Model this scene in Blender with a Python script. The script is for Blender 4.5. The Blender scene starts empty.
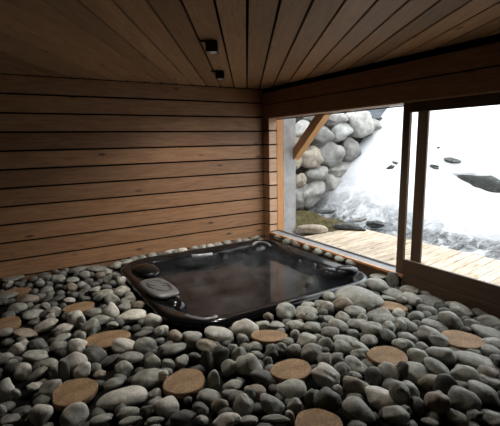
import bpy, bmesh, math, random
import numpy as np
from mathutils import Vector, Matrix, noise
random.seed(7); RNG = np.random.default_rng(11)
C = bpy.context.scene.collection
PI = math.pi

# ------------------------------------------------------------------ camera (solved from the photograph)
F = 390.543
CAM = np.array([-2.985, -4.621, 1.390])
PITCH, ROLL, YAW = 0.1779, -0.0210, 0.5370
fw = np.array([math.sin(YAW)*math.cos(PITCH), math.cos(YAW)*math.cos(PITCH), -math.sin(PITCH)])
r0 = np.array([math.cos(YAW), -math.sin(YAW), 0.0]); u0 = np.cross(r0, fw)
rt = r0*math.cos(ROLL)+u0*math.sin(ROLL); up = -r0*math.sin(ROLL)+u0*math.cos(ROLL)
def ray(px, py): return (px-250)/F*rt - (py-213)/F*up + fw
def at_z(px, py, z): d = ray(px, py); return CAM + d*((z-CAM[2])/d[2])
def at_x(px, py, x): d = ray(px, py); return CAM + d*((x-CAM[0])/d[0])
def at_y(px, py, y): d = ray(px, py); return CAM + d*((y-CAM[1])/d[1])
def proj(p):
    d = np.array(p)-CAM; k = d@fw
    return 250+F*(d@rt)/k, 213-F*(d@up)/k, k

cam = bpy.data.cameras.new('camera'); co = bpy.data.objects.new('camera', cam); C.objects.link(co)
cam.sensor_fit = 'HORIZONTAL'; cam.sensor_width = 36; cam.lens = F/500*36; cam.clip_start = .05; cam.clip_end = 500
m = Matrix.Identity(4)
for i in range(3):
    m[i][0], m[i][1], m[i][2], m[i][3] = rt[i], up[i], -fw[i], CAM[i]
co.matrix_world = m
bpy.context.scene.camera = co

# ------------------------------------------------------------------ object helpers
def tag(o, label=None, cat=None, group=None, kind=None):
    if label: o['label'] = label
    if cat: o['category'] = cat
    if group: o['group'] = group
    if kind: o['kind'] = kind
    return o
def link(name, me, mat=None, parent=None, loc=None):
    o = bpy.data.objects.new(name, me); C.objects.link(o)
    if mat is not None and me is not None and not len(me.materials): me.materials.append(mat)
    if parent is not None: o.parent = parent
    if loc is not None: o.location = loc
    return o
def empty(name, loc, rz=0):
    o = bpy.data.objects.new(name, None); C.objects.link(o); o.location = loc; o.rotation_euler = (0, 0, rz)
    o.empty_display_size = .05
    return o
def bm_obj(name, bm, mat, parent=None, loc=None, smooth=False):
    bmesh.ops.recalc_face_normals(bm, faces=bm.faces)
    me = bpy.data.meshes.new(name); bm.to_mesh(me); bm.free()
    if smooth: me.shade_smooth()
    return link(name, me, mat, parent, loc)
def box(bm, x0, x1, y0, y1, z0, z1, bev=0, M=None):
    r = bmesh.ops.create_cube(bm, size=1)
    vs = r['verts']
    for v in vs:
        v.co = Vector(((x0+x1)/2+v.co.x*(x1-x0), (y0+y1)/2+v.co.y*(y1-y0), (z0+z1)/2+v.co.z*(z1-z0)))
        if M is not None: v.co = M @ v.co
    if bev:
        es = set(e for v in vs for e in v.link_edges)
        bmesh.ops.bevel(bm, geom=list(es), offset=bev, segments=2, affect='EDGES', profile=.6)
def cyl(bm, p0, p1, r, seg=20, r2=None):
    p0, p1 = Vector(p0), Vector(p1); d = p1-p0
    q = d.to_track_quat('Z', 'Y').to_matrix().to_4x4()
    bmesh.ops.create_cone(bm, cap_ends=True, segments=seg, radius1=r, radius2=r if r2 is None else r2, depth=d.length,
                          matrix=Matrix.Translation((p0+p1)/2) @ q)
def tube(bm, pts, rad, seg=10):
    pts = [Vector(p) for p in pts]; rings = []
    for i, p in enumerate(pts):
        t = (pts[min(i+1, len(pts)-1)]-pts[max(i-1, 0)]).normalized()
        a = t.cross(Vector((0, 0, 1)));  a = a.normalized() if a.length > 1e-4 else Vector((1, 0, 0))
        b = t.cross(a)
        rr = rad[i] if isinstance(rad, (list, tuple)) else rad
        rings.append([bm.verts.new(p+a*rr*math.cos(2*PI*k/seg)+b*rr*math.sin(2*PI*k/seg)) for k in range(seg)])
    for A, B in zip(rings, rings[1:]):
        for k in range(seg): bm.faces.new((A[k], A[(k+1) % seg], B[(k+1) % seg], B[k]))
    bm.faces.new(rings[0]); bm.faces.new(rings[-1])

# ------------------------------------------------------------------ materials
class NT:
    def __init__(s, name):
        s.m = bpy.data.materials.new(name); s.m.use_nodes = True
        s.t = s.m.node_tree; s.b = s.t.nodes['Principled BSDF']; s.out = s.t.nodes['Material Output']
    def n(s, kind, **kw):
        x = s.t.nodes.new(kind)
        for k, v in kw.items():
            if k in x.inputs: x.inputs[k].default_value = v
            else: setattr(x, k, v)
        return x
    def l(s, a, b): s.t.links.new(a, b)
    def ramp(s, src, stops, interp='LINEAR'):
        x = s.t.nodes.new('ShaderNodeValToRGB'); e = x.color_ramp.elements; x.color_ramp.interpolation = interp
        while len(e) < len(stops): e.new(.5)
        for i, (p, c) in enumerate(stops): e[i].position = p; e[i].color = tuple(c)+(1,) if len(c) == 3 else c
        s.l(src, x.inputs[0]); return x.outputs[0]
    def mix(s, fac, a, b, mode='MIX'):
        x = s.t.nodes.new('ShaderNodeMix'); x.data_type = 'RGBA'; x.blend_type = mode
        for sock, v in ((x.inputs[0], fac), (x.inputs[6], a), (x.inputs[7], b)):
            if hasattr(v, 'links'): s.l(v, sock)
            elif isinstance(v, (int, float)): sock.default_value = v
            else: sock.default_value = tuple(v)+(1,)
        return x.outputs[2]
    def coords(s, scale=(1, 1, 1), out='Object', rot=(0, 0, 0)):
        c = s.n('ShaderNodeTexCoord'); mp = s.n('ShaderNodeMapping'); mp.inputs['Scale'].default_value = scale
        mp.inputs['Rotation'].default_value = rot
        s.l(c.outputs[out], mp.inputs[0]); return mp.outputs[0]
    def noise(s, vec, scale, detail=4, rough=.55, dist=0):
        x = s.n('ShaderNodeTexNoise'); x.inputs['Scale'].default_value = scale; x.inputs['Detail'].default_value = detail
        x.inputs['Roughness'].default_value = rough; x.inputs['Distortion'].default_value = dist
        s.l(vec, x.inputs['Vector']); return x.outputs['Fac']
    def bump(s, h, strength=.3, dist=.01):
        x = s.n('ShaderNodeBump'); x.inputs['Strength'].default_value = strength; x.inputs['Distance'].default_value = dist
        s.l(h, x.inputs['Height']); s.l(x.outputs[0], s.b.inputs['Normal'])
    def set(s, col=None, rough=None, spec=None, metal=None):
        if col is not None:
            if hasattr(col, 'links'): s.l(col, s.b.inputs['Base Color'])
            else: s.b.inputs['Base Color'].default_value = tuple(col)+(1,)
        if rough is not None:
            if hasattr(rough, 'links'): s.l(rough, s.b.inputs['Roughness'])
            else: s.b.inputs['Roughness'].default_value = rough
        if spec is not None: s.b.inputs['Specular IOR Level'].default_value = spec
        if metal is not None: s.b.inputs['Metallic'].default_value = metal
        return s.m

def plain(name, col, rough=.6, spec=.5, metal=0, var=.12, scale=20):
    t = NT(name); v = t.noise(t.coords(), scale)
    c = t.mix(t.ramp(v, [(.3, (0, 0, 0)), (.7, (1, 1, 1))]), [x*(1-var) for x in col], [min(1, x*(1+var)) for x in col])
    return t.set(c, rough, spec, metal)

def wood(name, dark, light, axis='x', rough=.55, pos='x', knots=True, island=.35, spec=.35):
    """planks: grain runs along the local axis; every loose plank gets its own tone."""
    t = NT(name)
    sc = {'x': (1.2, 16, 16), 'y': (16, 1.2, 16), 'z': (16, 16, 1.2)}[axis]
    geo = t.n('ShaderNodeNewGeometry'); isl = geo.outputs['Random Per Island']
    tc = t.n('ShaderNodeTexCoord'); mp = t.n('ShaderNodeMapping'); mp.inputs['Scale'].default_value = sc
    add = t.n('ShaderNodeVectorMath', operation='ADD'); mul = t.n('ShaderNodeVectorMath', operation='SCALE')
    cmb = t.n('ShaderNodeCombineXYZ'); t.l(isl, cmb.inputs[0]); t.l(isl, cmb.inputs[1]); t.l(isl, cmb.inputs[2])
    t.l(cmb.outputs[0], mul.inputs[0]); mul.inputs['Scale'].default_value = 37
    t.l(tc.outputs['Object'], add.inputs[0]); t.l(mul.outputs[0], add.inputs[1]); t.l(add.outputs[0], mp.inputs[0])
    g = t.noise(mp.outputs[0], 3.0, 6, .6, .6)
    fine = t.noise(mp.outputs[0], 14, 3, .6)
    c = t.mix(t.ramp(g, [(.3, (0, 0, 0)), (.72, (1, 1, 1))]), dark, light)
    c = t.mix(.22, c, t.ramp(fine, [(.3, (.25, .25, .25)), (.65, (1, 1, 1))]), 'MULTIPLY')
    tone = t.ramp(isl, [(0, (1-island,)*3), (1, (1+island*.4,)*3)])
    c = t.mix(1.0, c, tone, 'MULTIPLY')
    if knots:
        mk = t.n('ShaderNodeMapping'); s2 = {'x': (2.2, 6, 6), 'y': (6, 2.2, 6), 'z': (6, 6, 2.2)}[axis]
        mk.inputs['Scale'].default_value = s2; t.l(add.outputs[0], mk.inputs[0])
        vo = t.n('ShaderNodeTexVoronoi'); vo.inputs['Scale'].default_value = 1.0; t.l(mk.outputs[0], vo.inputs['Vector'])
        k = t.ramp(vo.outputs['Distance'], [(.05, (1, 1, 1)), (.13, (0, 0, 0))])
        c = t.mix(k, c, [x*.35 for x in dark])
    t.bump(fine, .12, .004)
    return t.set(c, rough, spec)

M_WALL = wood('larch_wall_boards', (.195, .094, .042), (.345, .182, .09), 'x')
M_CEIL = wood('larch_ceiling_boards', (.30, .17, .083), (.46, .275, .145), 'y')
M_HEAD = wood('dark_header_boards', (.19, .098, .052), (.29, .165, .095), 'y')
M_SILL = wood('orange_sill_wood', (.42, .2, .085), (.6, .32, .15), 'y', knots=False)
M_JAMB = wood('orange_jamb_wood', (.34, .145, .045), (.46, .22, .08), 'z', knots=False)
M_REV = wood('window_lit_reveal_boards', (.4, .24, .15), (.55, .36, .24), 'x', knots=False, island=.15)  # paler than the wall boards: window light put into the colour
M_SASH = wood('brown_sash_wood', (.075, .045, .024), (.13, .08, .045), 'z', knots=False, island=.1)
M_SASHH = wood('shaded_brown_wood', (.045, .026, .014), (.085, .05, .028), 'y', knots=False, island=.1)  # darker copy of the sash wood, shadow put into the colour
M_DECK = wood('bleached_deck_boards', (.20, .12, .06), (.66, .57, .45), 'x', rough=.7, island=.25)
M_BRACE = wood('orange_brace_timber', (.36, .18, .065), (.52, .28, .12), 'z', knots=False, island=.05)
M_POST = plain('grey_weathered_post', (.24, .235, .235), .8, var=.2, scale=9)
M_DARKGAP = plain('black_backing', (.006, .005, .004), .9, .1)
M_ALU = plain('grey_aluminium_track', (.21, .213, .22), .6, .4, 0, var=.06)
M_SOIL = plain('dark_soil', (.007, .0065, .006), .95, .1, var=.4, scale=30)  # darkened so the shade in the stone gaps goes black
M_BLACK = plain('black_metal', (.008, .008, .008), .45, .4)
M_LENS = plain('lit_lens', (.6, .58, .52), .2, .6)
_b = M_LENS.node_tree.nodes['Principled BSDF']; _b.inputs['Emission Color'].default_value = (1, .9, .75, 1); _b.inputs['Emission Strength'].default_value = 6

def acrylic():
    t = NT('black_acrylic'); t.bump(t.noise(t.coords(), 6, 3), .04, .01)
    
    return t.set((.004, .004, .0045), .11, .2)
M_ACRYL = acrylic()
M_PAD = plain('grey_headrest_foam', (.085, .083, .08), .42, .5, var=.15, scale=35)
M_EMB = plain('dark_emblem', (.035, .034, .033), .4, .5)
M_CHROME = plain('grey_plastic_grip', (.34, .34, .36), .25, .6, .3)
M_LIP = plain('acrylic_edge_highlight', (.13, .13, .135), .3, .5)  # grey instead of black: reflected highlights painted into the edge colour
def water():
    t = NT('tub_water'); v = t.coords()
    t.b.inputs['Transmission Weight'].default_value = 1; t.b.inputs['IOR'].default_value = 1.33
    t.bump(t.noise(v, 5, 3, .5, .4), .12, .02)
    return t.set((.8, .84, .86), .02)
M_WATER = water()
def glass():
    t = NT('window_glass'); fr = t.n('ShaderNodeFresnel'); fr.inputs[0].default_value = 1.45
    tr = t.n('ShaderNodeBsdfTransparent'); gl = t.n('ShaderNodeBsdfGlossy'); gl.inputs['Roughness'].default_value = .0
    tr.inputs[0].default_value = (.97, .98, .975, 1)
    geo = t.n('ShaderNodeNewGeometry'); one = t.n('ShaderNodeMath', operation='SUBTRACT'); one.inputs[0].default_value = 1; t.l(geo.outputs['Backfacing'], one.inputs[1])
    ml = t.n('ShaderNodeMath', operation='MULTIPLY'); t.l(fr.outputs[0], ml.inputs[0]); t.l(one.outputs[0], ml.inputs[1])
    mx = t.n('ShaderNodeMixShader'); t.l(ml.outputs[0], mx.inputs[0]); t.l(tr.outputs[0], mx.inputs[1]); t.l(gl.outputs[0], mx.inputs[2])
    t.l(mx.outputs[0], t.out.inputs[0]); return t.m
M_GLASS = glass()

def stone_mat(name, lo, hi, vein=(.5, .49, .46), attr=False, speck=.5, big_s=14, bmp=(.5, .008)):
    t = NT(name); v = t.coords()
    big = t.noise(v, big_s, 5, .65, .5); fine = t.noise(v, 120, 3, .7)
    if attr:
        a = t.n('ShaderNodeAttribute', attribute_name='tone'); rnd = a.outputs['Fac']
    else:
        a = t.n('ShaderNodeObjectInfo'); rnd = a.outputs['Random']
    base = t.mix(rnd, lo, hi)
    c = t.mix(1.0, base, t.ramp(big, [(.28, (.55, .55, .55)), (.72, (1.3, 1.29, 1.27))]), 'MULTIPLY')
    c = t.mix(speck, c, t.ramp(fine, [(.34, (.45, .45, .45)), (.5, (1, 1, 1)), (.68, (1.35, 1.35, 1.33))]), 'MULTIPLY')
    w = t.noise(v, 9, 2, .5, 2.5)
    ve = t.ramp(w, [(.485, (0, 0, 0)), (.5, (1, 1, 1)), (.515, (0, 0, 0))])
    c = t.mix(t.mix(.25, (0, 0, 0), ve), c, vein)
    h = t.mix(.35, big, fine)
    t.bump(h, *bmp)
    return t.set(c, .62, .35)
M_STONE = {
    'p': stone_mat('pale_river_stone', (.42, .40, .355), (.56, .53, .47)),
    'g': stone_mat('grey_river_stone', (.19, .19, .166), (.33, .325, .283)),
    'd': stone_mat('dark_river_stone', (.075, .075, .066), (.125, .125, .11)),
    'b': stone_mat('brown_river_stone', (.19, .155, .118), (.26, .215, .165)),
}
M_FILL = stone_mat('small_filler_stone', (.05, .05, .045), (.15, .148, .13), attr=True)  # darker than the other stones, gap shade put into the colour
M_BOULD = stone_mat('granite_boulder', (.19, .187, .178), (.33, .32, .30), (.4, .4, .38), speck=.6, big_s=7, bmp=(1, .06))
M_BOULDP = stone_mat('white_boulder', (.30, .3, .29), (.36, .36, .35), speck=.5, big_s=7, bmp=(1, .05))
M_BOULDW = stone_mat('warm_boulder', (.25, .21, .16), (.29, .25, .2), (.3, .3, .28), big_s=7, bmp=(1, .06))
M_ROCKD = stone_mat('wet_dark_rock', (.011, .012, .011), (.024, .026, .024))

def slice_mat(name, heart, edge):
    t = NT(name); v = t.coords(); tc = t.n('ShaderNodeTexCoord')
    wv = t.n('ShaderNodeTexWave', wave_type='RINGS', rings_direction='Z'); wv.inputs['Scale'].default_value = 22
    wv.inputs['Distortion'].default_value = 3.5; wv.inputs['Detail'].default_value = 2; wv.inputs['Detail Scale'].default_value = 1.2
    t.l(tc.outputs['Object'], wv.inputs['Vector'])
    n1 = t.noise(v, 9, 4); n2 = t.noise(v, 70, 3)
    c = t.mix(t.ramp(n1, [(.3, (0, 0, 0)), (.7, (1, 1, 1))]), heart, edge)
    c = t.mix(.16, c, t.ramp(wv.outputs['Fac'], [(.1, (.55, .5, .45)), (.6, (1, 1, 1))]), 'MULTIPLY')
    c = t.mix(.55, c, t.ramp(n2, [(.32, (.45, .45, .45)), (.62, (1.15, 1.15, 1.15))]), 'MULTIPLY')
    t.bump(wv.outputs['Fac'], .15, .003)
    return t.set(c, .75, .25)
M_SLICE = slice_mat('log_end_grain', (.18, .108, .054), (.31, .20, .112))
M_SLICED = slice_mat('dark_log_end_grain', (.22, .13, .075), (.3, .185, .11))
M_BARK = plain('log_bark', (.15, .09, .055), .9, .2, var=.4, scale=60)

def snow_mat():
    t = NT('snow'); geo = t.n('ShaderNodeNewGeometry'); sp = t.n('ShaderNodeSeparateXYZ'); t.l(geo.outputs['Position'], sp.inputs[0])
    v = t.coords(); n1 = t.noise(v, 3.2, 6, .7, 1.0); n2 = t.noise(v, 14, 4, .65)
    near = t.n('ShaderNodeMapRange'); near.inputs['From Min'].default_value = 2.6; near.inputs['From Max'].default_value = 1.75
    t.l(sp.outputs[0], near.inputs['Value'])
    mm = t.n('ShaderNodeMath', operation='MULTIPLY'); t.l(near.outputs[0], mm.inputs[0])
    t.l(t.ramp(n1, [(.33, (0, 0, 0)), (.52, (1, 1, 1))]), mm.inputs[1])
    dirt = t.mix(t.ramp(n2, [(.35, (0, 0, 0)), (.65, (1, 1, 1))]), (.016, .017, .018), (.17, .175, .18))
    c = t.mix(mm.outputs[0], (.42, .43, .445), dirt)
    t.bump(n2, .3, .03)
    return t.set(c, .8, .2)
M_SNOW = snow_mat()
M_HILL = plain('distant_forest', (.035, .042, .048), .95, .1, var=.6, scale=.35)
M_GRASS = plain('wet_grass', (.085, .075, .028), .8, .2, var=.5, scale=8)
M_EARTH = plain('brown_turf_soil', (.062, .05, .027), .95, .1, var=.5, scale=9)

# ------------------------------------------------------------------ the room shell
RX0, RY0, ZC, PLK = -5.3, -6.6, 2.1, .18543
GAP = .019
# back wall of horizontal boards
bm = bmesh.new()
for k in range(12):
    z1 = ZC-k*PLK-GAP/2; z0 = ZC-(k+1)*PLK+GAP/2
    z0 = max(z0, -.04)
    if z1-z0 < .02: continue
    box(bm, RX0, -.001, 0, .022, z0, z1, .002)
wb = tag(bm_obj('wall_back', bm, M_WALL), kind='structure')
bm = bmesh.new(); box(bm, RX0, .2, .03, .12, -.1, ZC+.1)
tag(bm_obj('wall_back_core', bm, M_DARKGAP), kind='structure')
# left wall and the wall behind the camera, the same boards
for nm, horiz in (('wall_left', False), ('wall_front', True)):
    bm = bmesh.new()
    for k in range(12):
        z1 = ZC-k*PLK-GAP/2; z0 = max(ZC-(k+1)*PLK+GAP/2, -.04)
        if z1-z0 < .02: continue
        if horiz: box(bm, RX0, 0, RY0-.022, RY0, z0, z1)
        else: box(bm, RY0, 0, 0, .022, z0, z1)
    if horiz: box(bm, RX0, 0, RY0-.1, RY0-.024, -.1, ZC)
    else: box(bm, RY0, 0, .024, .1, -.1, ZC)
    o = tag(bm_obj(nm, bm, M_WALL), kind='structure')
    if not horiz:
        o.rotation_euler = (0, 0, PI/2); o.location = (RX0, 0, 0)
# ceiling boards run at 31 degrees to the walls; local y is the board direction
TH, OW, WW = -.5326, -1.381, .1678
bm = bmesh.new()
for i in range(-30, 40):
    box(bm, OW+i*WW+.0085, OW+(i+1)*WW-.0085, -9, 9, ZC, ZC+.02)
R = Matrix.Rotation(TH, 4, 'Z'); bmesh.ops.transform(bm, matrix=R, verts=bm.verts)
for pc, pn in (((0.0, 0, 0), (1, 0, 0)), ((RX0, 0, 0), (-1, 0, 0)), ((0, 0, 0), (0, 1, 0)), ((0, RY0, 0), (0, -1, 0))):
    r = bmesh.ops.bisect_plane(bm, geom=bm.verts[:]+bm.edges[:]+bm.faces[:], plane_co=pc, plane_no=pn, clear_outer=True)
    es = [e for e in bm.edges if len(e.link_faces) == 1]
    if es: bmesh.ops.holes_fill(bm, edges=es)
bmesh.ops.transform(bm, matrix=R.inverted(), verts=bm.verts)
ce = tag(bm_obj('ceiling', bm, M_CEIL), kind='structure'); ce.rotation_euler = (0, 0, TH)
bm = bmesh.new(); box(bm, RX0-.1, .2, RY0-.1, .12, ZC+.025, ZC+.12)
tag(bm_obj('ceiling_core', bm, M_DARKGAP), kind='structure')
# roof slab and eaves over the window side
bm = bmesh.new(); box(bm, .2, .42, RY0, .5, ZC+.0, ZC+.12)
tag(bm_obj('trim_eaves', bm, M_HEAD), kind='structure')

# floor with a pit for the tub
TX0, TX1, TY0, TY1 = -2.15, -.10, -2.225, -.225       # outer rim of the tub
bm = bmesh.new()
px0, px1, py0, py1 = TX0+.06, TX1-.06, TY0+.06, TY1-.06
for a in ((RX0, px0, RY0, 0), (px1, 0.12, RY0, 0), (px0, px1, RY0, py0), (px0, px1, py1, 0)):
    box(bm, a[0], a[1], a[2], a[3], -.12, 0)
box(bm, px0-.1, px1+.1, py0-.1, py1+.1, -.72, -.62)
for a in ((px0-.1, px0, py0-.1, py1+.1), (px1, px1+.1, py0-.1, py1+.1), (px0, px1, py0-.1, py0), (px0, px1, py1, py1+.1)):
    box(bm, a[0], a[1], a[2], a[3], -.62, -.121)
tag(bm_obj('floor', bm, M_SOIL), kind='structure')

# window wall: header, reveal, jamb
YJ = -.135                       # where the opening starts
bm = bmesh.new()
for z0, z1 in ((1.895, 2.045), (1.718, 1.882)):
    box(bm, 0, .024, RY0, -.001, z0, z1, .002)
tag(bm_obj('wall_right', bm, M_HEAD), kind='structure')
bm = bmesh.new(); box(bm, .026, .17, RY0, 0, 1.74, ZC+.02); box(bm, .026, .17, YJ+.026, 0, -.1, 1.74)
tag(bm_obj('wall_right_core', bm, M_DARKGAP), kind='structure')
bm = bmesh.new()                 # boards of the narrow strip beside the corner
for k in range(2, 12):
    z1 = min(ZC-k*PLK-GAP/2, 1.716); z0 = max(ZC-(k+1)*PLK+GAP/2, .0)
    if z1-z0 < .02: continue
    box(bm, 0, .024, YJ, -.001, z0, z1, .002)
tag(bm_obj('wall_corner', bm, M_WALL), kind='structure')
bm = bmesh.new()                 # unseen wall added beside the camera to cut frontal window light
for k in range(2, 12):
    z1 = min(ZC-k*PLK-GAP/2, 1.716); z0 = max(ZC-(k+1)*PLK+GAP/2, .155)
    if z1-z0 > .02: box(bm, 0, .024, RY0, -3.752, z0, z1)
box(bm, .026, .17, RY0, -3.752, .155, 1.70)
tag(bm_obj('wall_near', bm, M_WALL), kind='structure')
bm = bmesh.new()                 # boarded reveal, face towards the room's opening
for k in range(2, 12):
    z1 = min(ZC-k*PLK-GAP/2, 1.716); z0 = max(ZC-(k+1)*PLK+GAP/2, .155)
    if z1-z0 < .02: continue
    box(bm, .004, .125, YJ-.012, YJ+.02, z0, z1, .002)
tag(bm_obj('trim_reveal', bm, M_REV), kind='structure')
bm = bmesh.new(); box(bm, -.002, .17, RY0, YJ, 1.705, 1.718, .002)
tag(bm_obj('trim_header', bm, M_REV), kind='structure')
bm = bmesh.new(); box(bm, -.008, .022, -2.36, YJ+.01, .126, .150, .003)
tag(bm_obj('trim_sill', bm, M_SILL), kind='structure')
bm = bmesh.new(); box(bm, .0, .022, -2.36, YJ+.01, .0, .1255)  # added dark board standing in for the black gap under the strip
tag(bm_obj('trim_kick', bm, M_SASHH), kind='structure')
bm = bmesh.new(); box(bm, -.005, .022, RY0, -2.3605, .0, .152, .004)
tag(bm_obj('trim_base', bm, M_SASHH), kind='structure')
bm = bmesh.new(); box(bm, .024, .20, RY0, YJ-.016, .0, .148, .003)
tag(bm_obj('trim_track', bm, M_ALU), kind='structure')
bm = bmesh.new(); box(bm, .127, .238, YJ-.014, YJ+.06, .0, 1.72, .003)
tag(bm_obj('trim_jamb', bm, M_JAMB), kind='structure')

def sash(name, x0, x1, y0, y1, z0, z1, st, rail_b, rail_t, far=True):
    """frame of a glazed leaf between y0 (near) and y1 (far); the pane is a part of the window"""
    bm = bmesh.new()
    if far: box(bm, x0, x1, y1-st, y1, z0, z1, .004)
    box(bm, x0, x1, y0, y0+st, z0, z1, .004)
    o = tag(bm_obj(name, bm, M_SASH), kind='structure')
    bm = bmesh.new(); box(bm, x0+.001, x1-.001, y0+st-.001, (y1-st+.001 if far else y1), z0, z0+rail_b, .004); box(bm, x0+.001, x1-.001, y0+st-.001, (y1-st+.001 if far else y1), z1-rail_t, z1, .004)
    bm_obj('rail', bm, M_SASHH, o)
    bm = bmesh.new(); xm = (x0+x1)/2; box(bm, xm-.003, xm+.003, y0+st-.004, (y1-st+.004 if far else y1), z0+rail_b-.004, z1-rail_t+.004)
    bm_obj('pane', bm, M_GLASS, o)
    return o
sash('window_2', .010, .040, -3.75, -2.272, .153, 1.705, .074, .145, .085)        # inner sliding leaf
sash('window_1', .128, .150, -2.442, YJ-.015, .153, 1.70, .105, .010, .012, False)   # outer leaf beyond it

# ------------------------------------------------------------------ ceiling spots
LAMPS = []
def spotlight(px, py, label):
    p = at_z(px, py, 2.05); LAMPS.append((p[0], p[1], 42))
    t = tag(empty('spotlight', (p[0], p[1], ZC), YAW*-1), label, 'lamp', 'black ceiling spots above the tub')
    bm = bmesh.new(); box(bm, -.085, .03, -.018, .018, -.012, 0, .003); bm_obj('mounting_plate', bm, M_BLACK, t)
    bm = bmesh.new(); cyl(bm, (0, 0, -.012), (0, 0, -.04), .012); bm_obj('arm', bm, M_BLACK, t)
    bm = bmesh.new()
    outer = [[bm.verts.new((sx*r_, sy*r_, z_)) for sx, sy in ((-1, -1), (1, -1), (1, 1), (-1, 1))] for r_, z_ in ((.042, -.012), (.042, -.080), (.037, -.082), (.035, -.05))]
    for A, B_ in zip(outer, outer[1:]):
        for q in range(4): bm.faces.new((A[q], B_[q], B_[(q+1) % 4], A[(q+1) % 4]))
    bm.faces.new(outer[0]); bm.faces.new(outer[-1])
    h = bm_obj('housing', bm, M_BLACK, t)                    # square tube, open below
    bm = bmesh.new(); cyl(bm, (0, 0, -.0505), (0, 0, -.058), .026); bm_obj('lens', bm, M_LENS, h)
spotlight(212, 48, 'small black square ceiling spot nearer the camera, the larger looking of the two')
spotlight(220, 76, 'small black square ceiling spot further back, closest to the plank wall')

# ------------------------------------------------------------------ hot tub
def rrect(x0, x1, y0, y1, r, z, n=14, near=.15):
    pts = []
    rn = r+near; rr_ = max(.1, r-.04)         # the corner towards the camera is rounder
    for cx, cy, a0, r in ((x1-r, y1-r, 0, r), (x0+r, y1-r, PI/2, r), (x0+rn, y0+rn, PI, rn), (x1-rr_, y0+rr_, 1.5*PI, rr_)):
        for k in range(n+1):
            a = a0+PI/2*k/n; pts.append((cx+r*math.cos(a), cy+r*math.sin(a), z))
    return pts
def loft(bm, rings, close=True):
    R_ = [[bm.verts.new(p) for p in ring] for ring in rings]
    n = len(R_[0])
    for A, B in zip(R_, R_[1:]):
        for k in range(n): bm.faces.new((A[k], A[(k+1) % n], B[(k+1) % n], B[k]))
    return R_
tub = tag(empty('hot_tub', ((TX0+TX1)/2, (TY0+TY1)/2, 0)), 'square sunken black acrylic hot tub with sculpted glossy rim, steaming water inside', 'hot tub')
tx, ty = tub.location.x, tub.location.y
STEAM = .38
hw, hd = (TX1-TX0)/2, (TY1-TY0)/2
def inner(off, z, r):                       # inner outline, pinched in by the moulded headrests
    pts = rrect(-hw+off, hw-off, -hd+off, hd-off, r, z)
    out = []
    for x, y, zz in pts: out.append((x, y, zz))
    return out
bm = bmesh.new()
prof = [(.075, -.10, .27), (.03, -.02, .30), (.004, .040, .33), (-.004, .065, .34), (.002, .086, .34), (.014, .100, .335), (.032, .108, .33), (.055, .106, .31), (.085, .097, .29),
        (.12, .088, .27), (.14, .082, .26), (.155, .070, .25), (.165, .045, .24), (.172, -.02, .24), (.18, -.12, .24), (.20, -.30, .22), (.26, -.43, .2), (.34, -.47, .18), (.6, -.475, .16)]
rings = loft(bm, [inner(o_, z_, r_) for o_, z_, r_ in prof])
bm.faces.new(rings[-1])
sh = bm_obj('shell', bm, M_ACRYL, tub, smooth=True)

def blob(bm, c, ax, rot=0, tilt=0, p=2.6, sub=3, taper=0):
    """rounded superellipsoid lump"""
    r = bmesh.ops.create_icosphere(bm, subdivisions=sub, radius=1)
    Mx = Matrix.Translation(c) @ Matrix.Rotation(rot, 4, 'Z') @ Matrix.Rotation(tilt, 4, 'X')
    for v in r['verts']:
        d = v.co.normalized(); s = (abs(d.x)**p+abs(d.y)**p+abs(d.z)**p)**(-1/p); q = d*s
        k = 1+taper*q.y
        v.co = Mx @ Vector((q.x*ax[0]*k, q.y*ax[1], q.z*ax[2]))
def L(px, py, z):                           # tub-local point on a ray of the photograph
    p = at_z(px, py, z); return Vector((p[0]-tx, p[1]-ty, z))
# embossed headrest pad on the left rim
hp = L(159, 288, .14)
bm = bmesh.new(); blob(bm, (0, 0, 0), (.13, .19, .022), p=4)
pad = bm_obj('headrest', bm, M_PAD, tub, hp, smooth=True); pad.rotation_euler = (.15, .08, .22)
tag(pad, 'matte grey headrest pad with embossed swirls')
bm = bmesh.new()
def swirl(c, r, a0, a1, s=1):
    pts = []
    for k in range(15):
        a = a0+(a1-a0)*k/14; rr = r*(1-.45*k/14)
        pts.append((c[0]+rr*math.cos(a), c[1]+rr*math.sin(a)*s, .021))
    tube(bm, pts, .0065, 8)
swirl((-.015, .055), .075, 0, 4.4); swirl((.02, -.05), .075, PI, PI+4.4); swirl((0, .0), .12, 1.9, 3.7); swirl((0, 0), .12, -1.2, .6)
bm_obj('emblem', bm, M_EMB, pad, smooth=True)
# moulded collars that run from the rim into the water
def collar(px, py, z, ax, rot, tilt=0, p=2.4):
    bm = bmesh.new(); blob(bm, (0, 0, 0), ax, p=p)
    o = bm_obj('moulded_collar', bm, M_ACRYL, tub, L(px, py, z), smooth=True); o.rotation_euler = (tilt, 0, rot); return o
collar(164, 297, .055, (.14, .15, .055), .3, .25)
collar(172, 306, .02, (.10, .13, .075), .5, .2)
collar(146, 271, .085, (.13, .17, .05), .2, .1)
collar(346, 271, .085, (.10, .13, .05), .6, -.1)
collar(332, 274, .04, (.10, .14, .07), .5)
collar(255, 250, .06, (.16, .10, .06), .0)
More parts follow.
